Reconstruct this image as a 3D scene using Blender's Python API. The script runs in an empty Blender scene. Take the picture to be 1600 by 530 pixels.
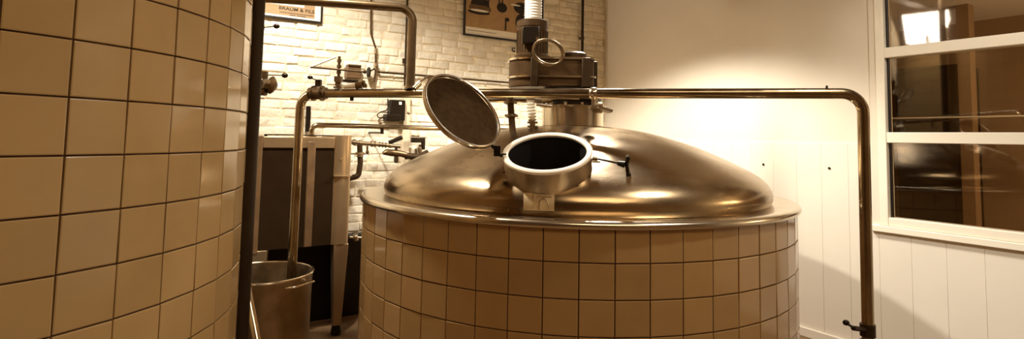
import bpy, bmesh, math, random
from mathutils import Vector, Matrix, Quaternion
random.seed(7)
PI = math.pi
C = bpy.context.scene.collection
V = Vector

# ------------------------------------------------------------------ camera
F, CX, CY = 874.0, 801.5, 155.0
PIT, ROL, EYE = 0.0702, -0.0187, 1.47
_c, _s = math.cos(PIT), math.sin(PIT)
_up = V((0, -_s, _c)); _fw = V((0, _c, _s)); _x0 = V((1, 0, 0))
_cr, _sr = math.cos(ROL), math.sin(ROL)
_xa = _x0 * _cr - _up * _sr
_ya = _x0 * _sr + _up * _cr
cam_data = bpy.data.cameras.new('camera')
cam = bpy.data.objects.new('camera', cam_data); C.objects.link(cam)
cam.matrix_world = Matrix(((_xa.x, _ya.x, -_fw.x, 0), (_xa.y, _ya.y, -_fw.y, 0), (_xa.z, _ya.z, -_fw.z, EYE), (0, 0, 0, 1)))
cam_data.sensor_fit = 'HORIZONTAL'; cam_data.sensor_width = 36
cam_data.lens = 36 * F / 1600
cam_data.shift_x = (800 - CX) / 1600
cam_data.shift_y = -(265 - CY) / 1600
cam_data.clip_start = 0.02
bpy.context.scene.camera = cam

def ray(px, py):
    return _fw + _xa * ((px - CX) / F) + _ya * ((CY - py) / F)
def P(px, py, depth):                       # measured point of the photo at a given distance in front of the lens
    d = ray(px, py); d = d * (depth / d.y)
    return V((0, 0, EYE)) + d

# room axes: A runs along the brick wall, B towards it
AX = V((math.sin(math.radians(57.5)), math.cos(math.radians(57.5)), 0))
BX = V((-AX.y, AX.x, 0))
WB, WR, WL, WN, HC = 4.8, 4.29, -2.9, -2.6, 4.1      # brick wall, right wall, left wall, near wall, ceiling
def AB(a, b, z): return AX * a + BX * b + V((0, 0, z))
def onB(px, py, off=0.0):                  # point on the brick wall (off metres in front of it)
    d = ray(px, py); t = (WB - off) / d.dot(BX); return V((0, 0, EYE)) + d * t
def onR(px, py, off=0.0):                  # point on the right wall
    d = ray(px, py); t = (WR - off) / d.dot(AX); return V((0, 0, EYE)) + d * t
def aOf(p): return p.dot(AX)
def bOf(p): return p.dot(BX)

# ------------------------------------------------------------------ materials
def srgb(r, g, b):
    f = lambda c: (c / 255 / 12.92) if c / 255 <= 0.04045 else ((c / 255 + 0.055) / 1.055) ** 2.4
    return (f(r), f(g), f(b), 1)
def mat(name, col, rough=0.5, metal=0.0, noise=0.0, nscale=20.0, bump=0.0, bscale=60.0, coat=0.0, attr=None, spec=0.5, stretch=None, rnoise=0.0, bdist=0.01):
    m = bpy.data.materials.new(name); m.use_nodes = True
    nt = m.node_tree; N = nt.nodes; L = nt.links
    b = N['Principled BSDF']
    b.inputs['Base Color'].default_value = col
    b.inputs['Roughness'].default_value = rough; b.inputs['Metallic'].default_value = metal
    b.inputs['Specular IOR Level'].default_value = spec
    if spec < .12: b.inputs['IOR'].default_value = 1.08
    if spec < .45: b.inputs['Specular Tint'].default_value = (1, .78, .5, 1)
    b.inputs['Coat Weight'].default_value = coat; b.inputs['Coat Roughness'].default_value = 0.08
    tc = N.new('ShaderNodeTexCoord')
    src = tc.outputs['Object']
    if stretch:
        mp = N.new('ShaderNodeMapping'); mp.inputs['Scale'].default_value = stretch
        L.new(src, mp.inputs['Vector']); src = mp.outputs['Vector']
    colsock = None
    if attr:
        at = N.new('ShaderNodeAttribute'); at.attribute_name = attr
        mx = N.new('ShaderNodeMix'); mx.data_type = 'RGBA'; mx.blend_type = 'MULTIPLY'
        mx.inputs['Factor'].default_value = 1.0
        mx.inputs['A'].default_value = col; L.new(at.outputs['Color'], mx.inputs['B'])
        colsock = mx.outputs['Result']
    if noise > 0:
        no = N.new('ShaderNodeTexNoise'); no.inputs['Scale'].default_value = nscale; no.inputs['Detail'].default_value = 5
        L.new(src, no.inputs['Vector'])
        mr = N.new('ShaderNodeMapRange'); mr.inputs['From Min'].default_value = 0.3; mr.inputs['From Max'].default_value = 0.7
        mr.inputs['To Min'].default_value = 1 - noise; mr.inputs['To Max'].default_value = 1 + noise * 0.5
        L.new(no.outputs['Fac'], mr.inputs['Value'])
        mx = N.new('ShaderNodeMix'); mx.data_type = 'RGBA'; mx.blend_type = 'MULTIPLY'; mx.inputs['Factor'].default_value = 1.0
        if colsock: L.new(colsock, mx.inputs['A'])
        else: mx.inputs['A'].default_value = col
        L.new(mr.outputs['Result'], mx.inputs['B']); colsock = mx.outputs['Result']
        if rnoise > 0:
            m2 = N.new('ShaderNodeMapRange'); m2.inputs['From Min'].default_value = 0.3; m2.inputs['From Max'].default_value = 0.7
            m2.inputs['To Min'].default_value = max(0.02, rough - rnoise); m2.inputs['To Max'].default_value = rough + rnoise
            L.new(no.outputs['Fac'], m2.inputs['Value']); L.new(m2.outputs['Result'], b.inputs['Roughness'])
    if colsock: L.new(colsock, b.inputs['Base Color'])
    if bump > 0:
        no = N.new('ShaderNodeTexNoise'); no.inputs['Scale'].default_value = bscale; no.inputs['Detail'].default_value = 4
        L.new(src, no.inputs['Vector'])
        bp = N.new('ShaderNodeBump'); bp.inputs['Strength'].default_value = bump; bp.inputs['Distance'].default_value = bdist
        L.new(no.outputs['Fac'], bp.inputs['Height']); L.new(bp.outputs['Normal'], b.inputs['Normal'])
    return m

M = {}
M['tile'] = mat('glazed_tile', srgb(176, 140, 90), 0.12, 0, 0.05, 9, 0.03, 7, attr='tint', spec=0.6)
M['tile_left'] = mat('glazed_tile_left', srgb(184, 151, 101), 0.15, 0, 0.05, 9, 0.03, 7, attr='tint', spec=0.6)
M['grout'] = mat('grout', srgb(84, 58, 34), 0.85, 0, 0.3, 40)
M['dome'] = mat('dome_steel', srgb(170, 146, 112), 0.24, 1, 0.22, 2.2, 0.22, 3.5, stretch=(1, 1, 3.5), rnoise=0.07)
M['steel'] = mat('steel', srgb(206, 192, 168), 0.22, 1, 0.12, 14, 0.0)
M['pipe'] = mat('pipe_steel', srgb(160, 142, 114), 0.2, 1, 0.2, 8, 0.0, rnoise=0.06)
M['bright'] = mat('bright_steel', srgb(238, 228, 208), 0.16, 1)
M['dullsteel'] = mat('dull_steel', srgb(158, 138, 110), 0.4, 1, 0.25, 12, rnoise=0.08)
M['darkpipe'] = mat('dark_painted_pipe', srgb(42, 30, 18), 0.5, 0.0, 0.2, 12, spec=.3)
M['brownpipe'] = mat('brown_painted_pipe', srgb(112, 84, 54), 0.45, 0.2, 0.25, 14)
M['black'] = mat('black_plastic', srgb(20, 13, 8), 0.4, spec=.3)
M['castiron'] = mat('dark_cast_iron', srgb(54, 39, 24), 0.45, 0.1, 0.25, 18, 0.15, 80, spec=.2)
M['castlight'] = mat('worn_cast_iron', srgb(72, 52, 31), 0.42, 0.1, 0.25, 14, 0.15, 60, spec=.25)
M['panel'] = mat('dark_panel', srgb(44, 31, 18), 0.6, 0.0, 0.15, 8, spec=.05)
M['brushed'] = mat('brushed_steel', srgb(172, 146, 110), 0.3, 0.75, 0.12, 10, stretch=(1, 1, .2))
M['oldsteel'] = mat('tarnished_steel', srgb(112, 90, 62), 0.34, 0.85, 0.2, 20)
M['gasket'] = mat('pale_gasket', srgb(238, 222, 196), 0.4)
M['conduit'] = mat('white_conduit', srgb(246, 236, 216), 0.4)
M['lidface'] = mat('lid_inner_face', srgb(58, 42, 25), 0.7, 0.0, 0.25, 30, 0.1, 120, spec=.03)
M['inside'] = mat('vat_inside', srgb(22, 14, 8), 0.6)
M['plaster'] = mat('painted_plaster', srgb(228, 216, 195), 0.75, 0, 0.04, 3, 0.08, 90)
M['board'] = mat('painted_boards', srgb(232, 222, 203), 0.6, 0, 0.03, 3, 0.04, 60)
M['whitepaint'] = mat('window_paint', srgb(244, 234, 212), 0.45, 0, 0.03, 8)
M['brick'] = mat('whitewashed_brick', srgb(238, 225, 199), 0.62, 0, 0.10, 11, 0.9, 17, attr='tint', bdist=0.016)
M['mortar'] = mat('whitewashed_mortar', srgb(226, 208, 174), 0.85, 0, 0.2, 9, 0.9, 14, bdist=0.015)
M['floor'] = mat('worn_floor', srgb(120, 92, 62), 0.5, 0, 0.3, 6, 0.1, 40)
M['ceiling'] = mat('ceiling_paint', srgb(176, 146, 106), 0.8, 0, 0.1, 3)
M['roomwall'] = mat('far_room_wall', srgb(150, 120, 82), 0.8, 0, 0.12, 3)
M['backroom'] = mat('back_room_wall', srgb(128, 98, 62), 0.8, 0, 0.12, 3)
M['frameblack'] = mat('picture_frame', srgb(26, 17, 10), 0.35)
M['mount'] = mat('picture_mount', srgb(244, 234, 212), 0.6)
M['paper'] = mat('poster_paper', srgb(178, 142, 96), 0.6, 0, 0.12, 12)
M['ink'] = mat('poster_ink', srgb(34, 22, 12), 0.6, 0, 0.2, 30)
M['halftone'] = mat('poster_halftone', srgb(112, 82, 50), 0.6, 0, 0.3, 30)
M['shade'] = mat('lamp_shade', srgb(70, 52, 34), 0.5)

def glass_mat():
    m = bpy.data.materials.new('window_glass'); m.use_nodes = True
    N = m.node_tree.nodes; L = m.node_tree.links; N.clear()
    o = N.new('ShaderNodeOutputMaterial'); mx = N.new('ShaderNodeMixShader')
    t = N.new('ShaderNodeBsdfTransparent'); t.inputs['Color'].default_value = (0.8, 0.76, 0.7, 1)
    g = N.new('ShaderNodeBsdfGlossy'); g.inputs['Roughness'].default_value = 0.03; g.inputs['Color'].default_value = (1, .95, .88, 1)
    f = N.new('ShaderNodeFresnel'); f.inputs['IOR'].default_value = 1.6
    L.new(f.outputs[0], mx.inputs[0]); L.new(t.outputs[0], mx.inputs[1]); L.new(g.outputs[0], mx.inputs[2]); L.new(mx.outputs[0], o.inputs[0])
    return m
M['glass'] = glass_mat()
def emit_mat(name, col, s):
    m = bpy.data.materials.new(name); m.use_nodes = True
    b = m.node_tree.nodes['Principled BSDF']; b.inputs['Emission Color'].default_value = col; b.inputs['Emission Strength'].default_value = s
    b.inputs['Base Color'].default_value = col
    return m

# ------------------------------------------------------------------ mesh helpers
class MB:
    def __init__(s): s.bm = bmesh.new(); s.tint = {}
    def box(s, c, size, ax=None):
        ax = ax or (V((1, 0, 0)), V((0, 1, 0)), V((0, 0, 1)))
        vs = []
        for i in (-1, 1):
            for j in (-1, 1):
                for k in (-1, 1):
                    vs.append(s.bm.verts.new(c + ax[0] * (i * size[0] / 2) + ax[1] * (j * size[1] / 2) + ax[2] * (k * size[2] / 2)))
        for f in ((0, 1, 3, 2), (4, 6, 7, 5), (0, 4, 5, 1), (2, 3, 7, 6), (0, 2, 6, 4), (1, 5, 7, 3)):
            s.bm.faces.new([vs[i] for i in f])
        return s
    def tube(s, pts, r, seg=16, caps=True):
        pts = [V(p) for p in pts]; n = len(pts)
        rs = r if isinstance(r, (list, tuple)) else [r] * n
        tang = []
        for i in range(n):
            t = (pts[min(i + 1, n - 1)] - pts[max(i - 1, 0)])
            tang.append(t.normalized())
        t0 = tang[0]; ref = V((0, 0, 1)) if abs(t0.z) < 0.9 else V((1, 0, 0))
        u = t0.cross(ref).normalized(); rings = []
        for i in range(n):
            if i > 0:
                q = tang[i - 1].rotation_difference(tang[i]); u = q @ u
            u = (u - tang[i] * u.dot(tang[i])).normalized(); w = tang[i].cross(u)
            rings.append([s.bm.verts.new(pts[i] + (u * math.cos(2 * PI * k / seg) + w * math.sin(2 * PI * k / seg)) * rs[i]) for k in range(seg)])
        for a, b in zip(rings, rings[1:]):
            for k in range(seg):
                s.bm.faces.new((a[k], a[(k + 1) % seg], b[(k + 1) % seg], b[k]))
        if caps: s.bm.faces.new(rings[0][::-1]); s.bm.faces.new(rings[-1])
        return s
    def lathe(s, prof, o, axis=V((0, 0, 1)), seg=48, close=False):
        axis = axis.normalized(); ref = V((1, 0, 0)) if abs(axis.x) < 0.9 else V((0, 1, 0))
        u = (ref - axis * ref.dot(axis)).normalized(); w = axis.cross(u); rings = []
        for r, h in prof:
            if r < 1e-6: rings.append([s.bm.verts.new(o + axis * h)])
            else: rings.append([s.bm.verts.new(o + axis * h + (u * math.cos(2 * PI * k / seg) + w * math.sin(2 * PI * k / seg)) * r) for k in range(seg)])
        pairs = list(zip(rings, rings[1:]))
        if close: pairs.append((rings[-1], rings[0]))
        for a, b in pairs:
            for k in range(seg):
                k2 = (k + 1) % seg
                if len(a) == 1 and len(b) == 1: continue
                if len(a) == 1: s.bm.faces.new((a[0], b[k2], b[k]))
                elif len(b) == 1: s.bm.faces.new((a[k], a[k2], b[0]))
                else: s.bm.faces.new((a[k], a[k2], b[k2], b[k]))
        return s
    def torus(s, pts, r, seg=10):
        pts = [V(p) for p in pts]; n = len(pts); rings = []; u = None
        c = sum(pts, V((0, 0, 0))) / n
        for i in range(n):
            t = (pts[(i + 1) % n] - pts[i - 1]).normalized(); o = pts[i] - c; o = (o - t * o.dot(t)).normalized(); w = t.cross(o)
            rings.append([s.bm.verts.new(pts[i] + (o * math.cos(2 * PI * k / seg) + w * math.sin(2 * PI * k / seg)) * r) for k in range(seg)])
        for i in range(n):
            a, b = rings[i], rings[(i + 1) % n]
            for k in range(seg): s.bm.faces.new((a[k], a[(k + 1) % seg], b[(k + 1) % seg], b[k]))
        return s
    def poly(s, pts, ext=None):
        a = [s.bm.verts.new(p) for p in pts]; s.bm.faces.new(a)
        if ext:
            b = [s.bm.verts.new(V(p) + ext) for p in pts]; s.bm.faces.new(b[::-1])
            for i in range(len(a)):
                j = (i + 1) % len(a); s.bm.faces.new((a[j], a[i], b[i], b[j]))
        return s
    def ball(s, c, r, sc=(1, 1, 1)):
        bmesh.ops.create_uvsphere(s.bm, u_segments=16, v_segments=10, radius=r, matrix=Matrix.Translation(c) @ Matrix.Diagonal((*sc, 1)))
        return s

def fillet(pts, r, n=7):
    pts = [V(p) for p in pts]; out = [pts[0]]
    for i in range(1, len(pts) - 1):
        p = pts[i]; a = (pts[i - 1] - p); b = (pts[i + 1] - p)
        rr = min(r, a.length * 0.49, b.length * 0.49)
        ang = a.angle(b); d = min(rr / math.tan(ang / 2), a.length * 0.49, b.length * 0.49) if ang < PI - 0.01 else 0
        if d == 0: out.append(p); continue
        p0 = p + a.normalized() * d; p2 = p + b.normalized() * d
        R = d * math.tan(ang / 2)
        cdir = (a.normalized() + b.normalized()).normalized(); c = p + cdir * (R / math.sin(ang / 2))
        v0 = p0 - c; v2 = p2 - c; tot = v0.angle(v2); axis = v0.cross(v2).normalized()
        for k in range(n + 1):
            out.append(c + Quaternion(axis, tot * k / n) @ v0)
    out.append(pts[-1]); return out

def root_of(o):
    while o.parent: o = o.parent
    return o
def obj(name, mb, m, parent=None, bevel=0, sharp=38, origin=None, label=None, kind=None):
    bm = mb.bm
    bmesh.ops.recalc_face_normals(bm, faces=bm.faces[:])
    if parent is not None: off = root_of(parent)['_o'] if '_o' in root_of(parent) else (0, 0, 0); off = V(off)
    else:
        if origin is None:
            zs = [v.co for v in bm.verts]
            lo = V((min(v.x for v in zs), min(v.y for v in zs), min(v.z for v in zs))); hi = V((max(v.x for v in zs), max(v.y for v in zs), max(v.z for v in zs)))
            origin = V(((lo.x + hi.x) / 2, (lo.y + hi.y) / 2, lo.z))
        off = V(origin)
    bmesh.ops.translate(bm, verts=bm.verts[:], vec=-off)
    me = bpy.data.meshes.new(name); bm.to_mesh(me); bm.free()
    for p in me.polygons: p.use_smooth = True
    me.set_sharp_from_angle(angle=math.radians(sharp))
    me.materials.append(m)
    o = bpy.data.objects.new(name, me); C.objects.link(o)
    if parent is not None: o.parent = parent
    else: o.location = off; o['_o'] = tuple(off)
    if bevel:
        md = o.modifiers.new('bevel', 'BEVEL'); md.width = bevel; md.segments = 2; md.limit_method = 'ANGLE'; md.angle_limit = math.radians(40)
    if label: o['label'] = label
    if kind: o['kind'] = kind
    return o
def thing(name, label, cat, loc, group=None):
    o = bpy.data.objects.new(name, None); C.objects.link(o); o.location = loc; o.empty_display_size = 0.1
    o['label'] = label; o['category'] = cat; o['_o'] = tuple(loc)
    if group: o['group'] = group
    return o
def tag(o, label, cat, group=None):
    o['label'] = label; o['category'] = cat
    if group: o['group'] = group
    return o
ABX = (AX, BX, V((0, 0, 1)))
Z1 = V((0, 0, 1))

def tint_faces(bm_obj, groups):            # a per-face colour attribute (each tile's own glaze shade)
    me = bm_obj.data; at = me.color_attributes.new('tint', 'FLOAT_COLOR', 'CORNER')
    for p in me.polygons:
        g = groups[p.index] if p.index < len(groups) else 1.0
        for li in p.loop_indices: at.data[li].color = (g, g * (0.995 if g > 1 else 1.0), g, 1)

# ------------------------------------------------------------------ room shell
def abbox(mb, a0, a1, b0, b1, z0, z1):
    mb.box(AB((a0 + a1) / 2, (b0 + b1) / 2, (z0 + z1) / 2), (abs(a1 - a0), abs(b1 - b0), abs(z1 - z0)), ABX)

fl = MB(); abbox(fl, WL - .15, WR + .15, WN - .15, WB + .15, -.1, 0); obj('floor', fl, M['floor'], kind='structure')
ce = MB(); abbox(ce, WL - .15, WR + .15, WN - .15, WB + .15, HC, HC + .1)
obj('ceiling', ce, M['ceiling'], kind='structure')
bl = MB()
for k in range(6):
    b = WN + .6 + k * 1.25
    abbox(bl, WL, WR, b, b + .16, HC - .2, HC)
obj('trim_1', bl, M['shade'], kind='structure')

# brick wall: real courses of whitewashed bricks in front of a mortar bed
bw = bmesh.new(); groups = []
def brick(a0, a1, z0, z1, front):
    e = random.uniform(.007, .013)
    j = lambda s=.0036: random.uniform(-s, s)
    base = [AB(a0 + j(), WB, z0 + j()), AB(a1 + j(), WB, z0 + j()), AB(a1 + j(), WB, z1 + j()), AB(a0 + j(), WB, z1 + j())]
    t1, t2 = j(.0045), j(.0045)
    mid = [p - BX * (front - .005) for p in base]
    c = sum(mid, V((0, 0, 0))) / 4
    top = []
    for i, p in enumerate(mid):
        q = p + (AX * (e if i in (0, 3) else -e)) + Z1 * (e * .8 if i < 2 else -e * .8)
        top.append(q - BX * (.007 + (t1 if i in (0, 3) else -t1) + (t2 if i < 2 else -t2)))
    rings = [[bw.verts.new(p) for p in r] for r in (base, mid, top)]
    g = random.uniform(.9, 1.03)
    for r0, r1 in zip(rings, rings[1:]):
        for i in range(4):
            k = (i + 1) % 4; bw.faces.new((r0[i], r0[k], r1[k], r1[i])); groups.append(g)
    bw.faces.new(rings[2]); groups.append(g)
ch = .0728
z = 0.0; row = 0
while z < 3.35:
    a = -1.6 - random.uniform(0, .2)
    while a < WR:
        ln = random.choice((.19, .2, .185, .095, .18)) + random.uniform(-.01, .01)
        a1 = min(a + ln, WR)
        zj = random.uniform(-.003, .003)
        if a1 - a > .03: brick(a + .003, a1 - .003, z + .003 + zj, z + ch - .003 + zj, .006 + random.uniform(-.005, .005))
        a = a1
    z += ch; row += 1
mb = MB(); mb.bm = bw
for f in bw.faces: pass
me_off = AB(0, WB, 0)
bmesh.ops.translate(bw, verts=bw.verts[:], vec=-me_off)
me = bpy.data.meshes.new('wall_back'); bw.to_mesh(me); bw.free()
for p in me.polygons: p.use_smooth = True
wb = bpy.data.objects.new('wall_back', me); C.objects.link(wb); wb.location = me_off; me.materials.append(M['brick'])
tint_faces(wb, groups); wb['kind'] = 'structure'
md = wb.modifiers.new('bevel', 'BEVEL'); md.width = .003; md.segments = 2; md.limit_method = 'ANGLE'; md.angle_limit = math.radians(30)
mo = MB(); abbox(mo, WL - .15, WR + .15, WB, WB + .15, 0, HC); 
mo = obj('wall_back_mortar', mo, M['mortar']); mo.name = 'wall_back_bed'; mo['kind'] = 'structure'

# right wall with the window opening (bounds taken on the wall plane)
wl = onR(1388, 215); bA = bOf(wl)                       # left edge of the glass, b coordinate (b falls towards the viewer)
zr = lambda px, py: onR(px, py).z
z_r1a, z_r1b = zr(1388, 75), zr(1388, 91)
z_r2a, z_r2b = zr(1390, 207), zr(1390, 223.3)
z_r3 = zr(1394, 340)
z_sill = zr(1392, 353); z_case = zr(1370, 360.5)
b_stile = bOf(onR(1372, 150)); b_arch = bOf(onR(1361, 150))
glassH = z_r1b - z_r2a
z_top = z_r1a + glassH
bR = bA - 1.75                                          # right end of the window, out of frame
wr = MB()
T = .16
# wall pieces round the opening
abbox(wr, WR, WR + T, b_stile, WB + .15, 0, HC)
abbox(wr, WR, WR + T, WN - .15, bR, 0, HC)
abbox(wr, WR, WR + T, bR, b_stile, 0, z_sill)
abbox(wr, WR, WR + T, bR, b_stile, z_top + .06, HC)
obj('wall_right', wr, M['plaster'], kind='structure')
# boarding on the lower part of the right wall
zb = zr(1200, 222.5)
bo = MB()
bw_ = .098
pos = [bOf(onR(x, 440)) for x in (1288,)]
b0 = pos[0]; edges = []
k = -30
while True:
    b1 = b0 + k * bw_ * 2
    if b1 > WB: break
    edges.append(b1); k += 1
edges = [e for e in edges if e > WN] + [WB - .001]
for e0, e1 in zip(edges, edges[1:]):
    top = zb
    if e0 < b_arch and e1 > bR - .08:
        pieces = [(e0, e1, 0, z_case - .001)]
        if e1 > b_arch: pieces.append((b_arch, e1, z_case - .001, zb))
    else: pieces = [(e0, e1, 0, zb)]
    for p0, p1, q0, q1 in pieces:
        if p1 - p0 > .01: abbox(bo, WR - .011, WR - .0005, p0 + .0006, p1 - .0006, q0, q1)
obj('trim_2', bo, M['board'], kind='structure', bevel=.001)
bb = MB()
abbox(bb, WR - .03, WR - .0115, WN, WB - .02, 0, .07)
obj('baseboard_right', bb, M['board'], kind='structure', bevel=.005)

# window
wt = thing('window_1', '', '', AB(WR, (bA + bR) / 2, z_case)); del wt['label']; del wt['category']; wt['kind'] = 'structure'
fr = MB()
abbox(fr, WR - .03, WR + .07, bA, b_stile, z_sill - .0, z_top + .05)          # stile
abbox(fr, WR - .03, WR + .07, bR, bR + .05, z_sill, z_top + .05)
abbox(fr, WR - .028, WR + .068, bR + .05, bA, z_r1b, z_r1a)
abbox(fr, WR - .028, WR + .068, bR + .05, bA, z_r2b, z_r2a)
abbox(fr, WR - .03, WR + .07, bR + .05, bA, z_sill, z_r3)
abbox(fr, WR - .03, WR + .07, bR + .05, bA, z_top, z_top + .05)
obj('window_frame', fr, M['whitepaint'], wt, bevel=.004)
ar = MB()
abbox(ar, WR - .017, WR - .0005, b_stile + .001, b_arch, z_case, z_top + .06)
obj('architrave', ar, M['plaster'], wt, bevel=.003)
si = MB()
abbox(si, WR - .045, WR - .001, bR, b_arch + .012, z_case, z_sill - .001)
obj('window_sill', si, M['whitepaint'], wt, bevel=.005)
for q0, q1 in ((z_r3, z_r2b), (z_r2a, z_r1b), (z_r1a, z_top)):
    g = MB(); abbox(g, WR + .02, WR + .026, bR + .05, bA, q0, q1); obj('pane', g, M['glass'], wt)
# dark black rebate line down the left of the panes
rb = MB()
for q0, q1 in ((z_r3, z_r2b), (z_r2a, z_r1b), (z_r1a, z_top)):
    abbox(rb, WR + .005, WR + .0195, bA - .016, bA - .0005, q0 + .001, q1 - .001)
obj('glazing_strip', rb, M['frameblack'], wt)

# room beyond the window
bx0, bx1 = WR + T + .001, WR + T + 2.4
dq = ray(1516, 34); zC = EYE + dq.z * bx1 / dq.dot(AX)
bq0, bq1 = bR - 1.2, b_stile + 1.5
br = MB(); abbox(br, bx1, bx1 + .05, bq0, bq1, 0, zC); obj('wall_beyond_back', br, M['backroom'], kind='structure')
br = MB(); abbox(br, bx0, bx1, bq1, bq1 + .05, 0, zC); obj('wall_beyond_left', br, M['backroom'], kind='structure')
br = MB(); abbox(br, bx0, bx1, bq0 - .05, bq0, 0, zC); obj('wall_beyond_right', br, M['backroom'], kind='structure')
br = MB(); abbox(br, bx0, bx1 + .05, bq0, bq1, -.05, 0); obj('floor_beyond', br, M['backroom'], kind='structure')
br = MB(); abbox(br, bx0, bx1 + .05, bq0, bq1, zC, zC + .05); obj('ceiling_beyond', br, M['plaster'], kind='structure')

def onF(px, py, a_): d = ray(px, py); return V((0, 0, EYE)) + d * (a_ / d.dot(AX))
aF = bx1 - .5
q0, q1 = onF(1398, 108, aF), onF(1500, 205, aF)
g = MB(); abbox(g, aF, bx1 - .002, bOf(q1), min(bOf(q0), bq1 - .01), 0, q0.z)
cb = obj('tall_cupboard', g, M['panel'], bevel=.006); tag(cb, 'dark tall cupboard seen through the window in the next room', 'cupboard')
aF = bx1 - .9
q0, q1 = onF(1500, 205, aF), onF(1520, 205, aF)
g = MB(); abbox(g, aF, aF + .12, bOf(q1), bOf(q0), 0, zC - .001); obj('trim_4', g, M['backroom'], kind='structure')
q0 = onF(1425, 184.5, aF - .1); g = MB(); g.tube([AB(aF - .1, bq1 - .01, q0.z), AB(aF - .1, bq0 + .01, q0.z)], .008, 10)
tag(obj('hand_rail', g, M['whitepaint']), 'thin pale horizontal rail seen through the middle window pane', 'rail')

# near wall and left wall (behind and beside the viewer)
lw = MB()
wz0, wz1 = 2.75, 3.9
wb0, wb1 = 4.05, 4.72
abbox(lw, WL - T, WL, WN - .15, wb0, 0, HC); abbox(lw, WL - T, WL, wb1, WB, 0, HC)
abbox(lw, WL - T, WL, wb0, wb1, 0, wz0); abbox(lw, WL - T, WL, wb0, wb1, wz1, HC)
obj('wall_left', lw, M['roomwall'], kind='structure')
nw = MB(); abbox(nw, WL, WR, WN - .15, WN, 0, HC); obj('wall_front', nw, M['roomwall'], kind='structure')
w2 = thing('window_2', '', '', AB(WL, (wb0 + wb1) / 2, wz0)); del w2['label']; del w2['category']; w2['kind'] = 'structure'
f2 = MB()
abbox(f2, WL - .1, WL - .04, wb0, wb0 + .05, wz0, wz1); abbox(f2, WL - .1, WL - .04, wb1 - .05, wb1, wz0, wz1)
abbox(f2, WL - .1, WL - .04, wb0, wb1, wz0, wz0 + .05); abbox(f2, WL - .1, WL - .04, wb0, wb1, wz1 - .05, wz1)
abbox(f2, WL - .1, WL - .04, (wb0 + wb1) / 2 - .02, (wb0 + wb1) / 2 + .02, wz0, wz1)
for k in (1, 2): abbox(f2, WL - .1, WL - .04, wb0, wb1, wz0 + k * .41, wz0 + k * .41 + .03)
obj('window_frame', f2, M['whitepaint'], w2)

# ------------------------------------------------------------------ tiled vats
def tiled(parent, name, cx, cy, R, dth, phase, ztop, rows, m, zbot=0.0, seed=1, half=None, flip=True):
    """square glazed tiles, each a slightly cushioned flat plate, round a cylinder; the tile edges start at phase measured from the direction of the viewer"""
    rnd = random.Random(seed)
    al = math.atan2(cx, cy)
    d = V((-math.sin(al), -math.cos(al), 0)); p = V((math.cos(al), -math.sin(al), 0))
    n = round(2 * PI / dth)
    bm = bmesh.new(); groups = []
    w = .15; g = .0026
    for i in range(-n // 2, n - n // 2):
        t0 = phase + i * dth; t1 = t0 + dth; tm = (t0 + t1) / 2
        if i == n - n // 2 - 1: t1 = phase + (-n // 2) * dth + 2 * PI; tm = (t0 + t1) / 2
        e0 = V((cx, cy, 0)) + (d * math.cos(t0) + p * math.sin(t0)) * R
        e1 = V((cx, cy, 0)) + (d * math.cos(t1) + p * math.sin(t1)) * R
        nn = (d * math.cos(tm) + p * math.sin(tm)); tt = (e1 - e0).normalized()
        L = (e1 - e0).length
        for r in range(rows):
            zt = ztop - r * w; zb_ = max(zt - w, zbot)
            if zt - zb_ < .02: continue
            c = (e0 + e1) / 2 + Z1 * ((zt + zb_) / 2)
            yaw, pit = rnd.gauss(0, .009), rnd.gauss(0, .007)
            hw, hh = L / 2 - g, (zt - zb_) / 2 - g
            def pt(x, y, o): return c + tt * (x * hw) + Z1 * (y * hh) + nn * (o + x * hw * yaw + y * hh * pit)
            gx = [-1, -1 + .003 / hw, 1 - .003 / hw, 1]; gy = [-1, -1 + .003 / hh, 1 - .003 / hh, 1]
            vv = [[bm.verts.new(pt(x, y, -.0002 if (ix in (0, 3) or iy in (0, 3)) else .0009)) for ix, x in enumerate(gx)] for iy, y in enumerate(gy)]
            tn = rnd.uniform(.93, 1.05)
            for a in range(3):
                for b in range(3):
                    bm.faces.new((vv[a][b], vv[a][b + 1], vv[a + 1][b + 1], vv[a + 1][b])); groups.append(tn)
            # skirt
            ring = [vv[0][0], vv[0][3], vv[3][3], vv[3][0]]
            back = [bm.verts.new(v.co - nn * .006) for v in ring]
            for k in range(4): bm.faces.new((ring[k], back[k], back[(k + 1) % 4], ring[(k + 1) % 4])); groups.append(tn)
    off = V(parent['_o']); bmesh.ops.translate(bm, verts=bm.verts[:], vec=-off)
    bmesh.ops.recalc_face_normals(bm, faces=bm.faces[:])
    me = bpy.data.meshes.new(name); bm.to_mesh(me); bm.free()
    for q in me.polygons: q.use_smooth = False
    me.materials.append(m); o = bpy.data.objects.new(name, me); C.objects.link(o); o.parent = parent
    tint_faces(o, groups)
    Ri = R * math.cos(dth / 2)
    core = MB(); core.lathe([(0, zbot), (Ri - .0035, zbot), (Ri - .0035, ztop), (0, ztop)], V((cx, cy, 0)), seg=n * 2)
    obj('grout_bed', core, M['grout'], parent)
    return o

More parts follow.
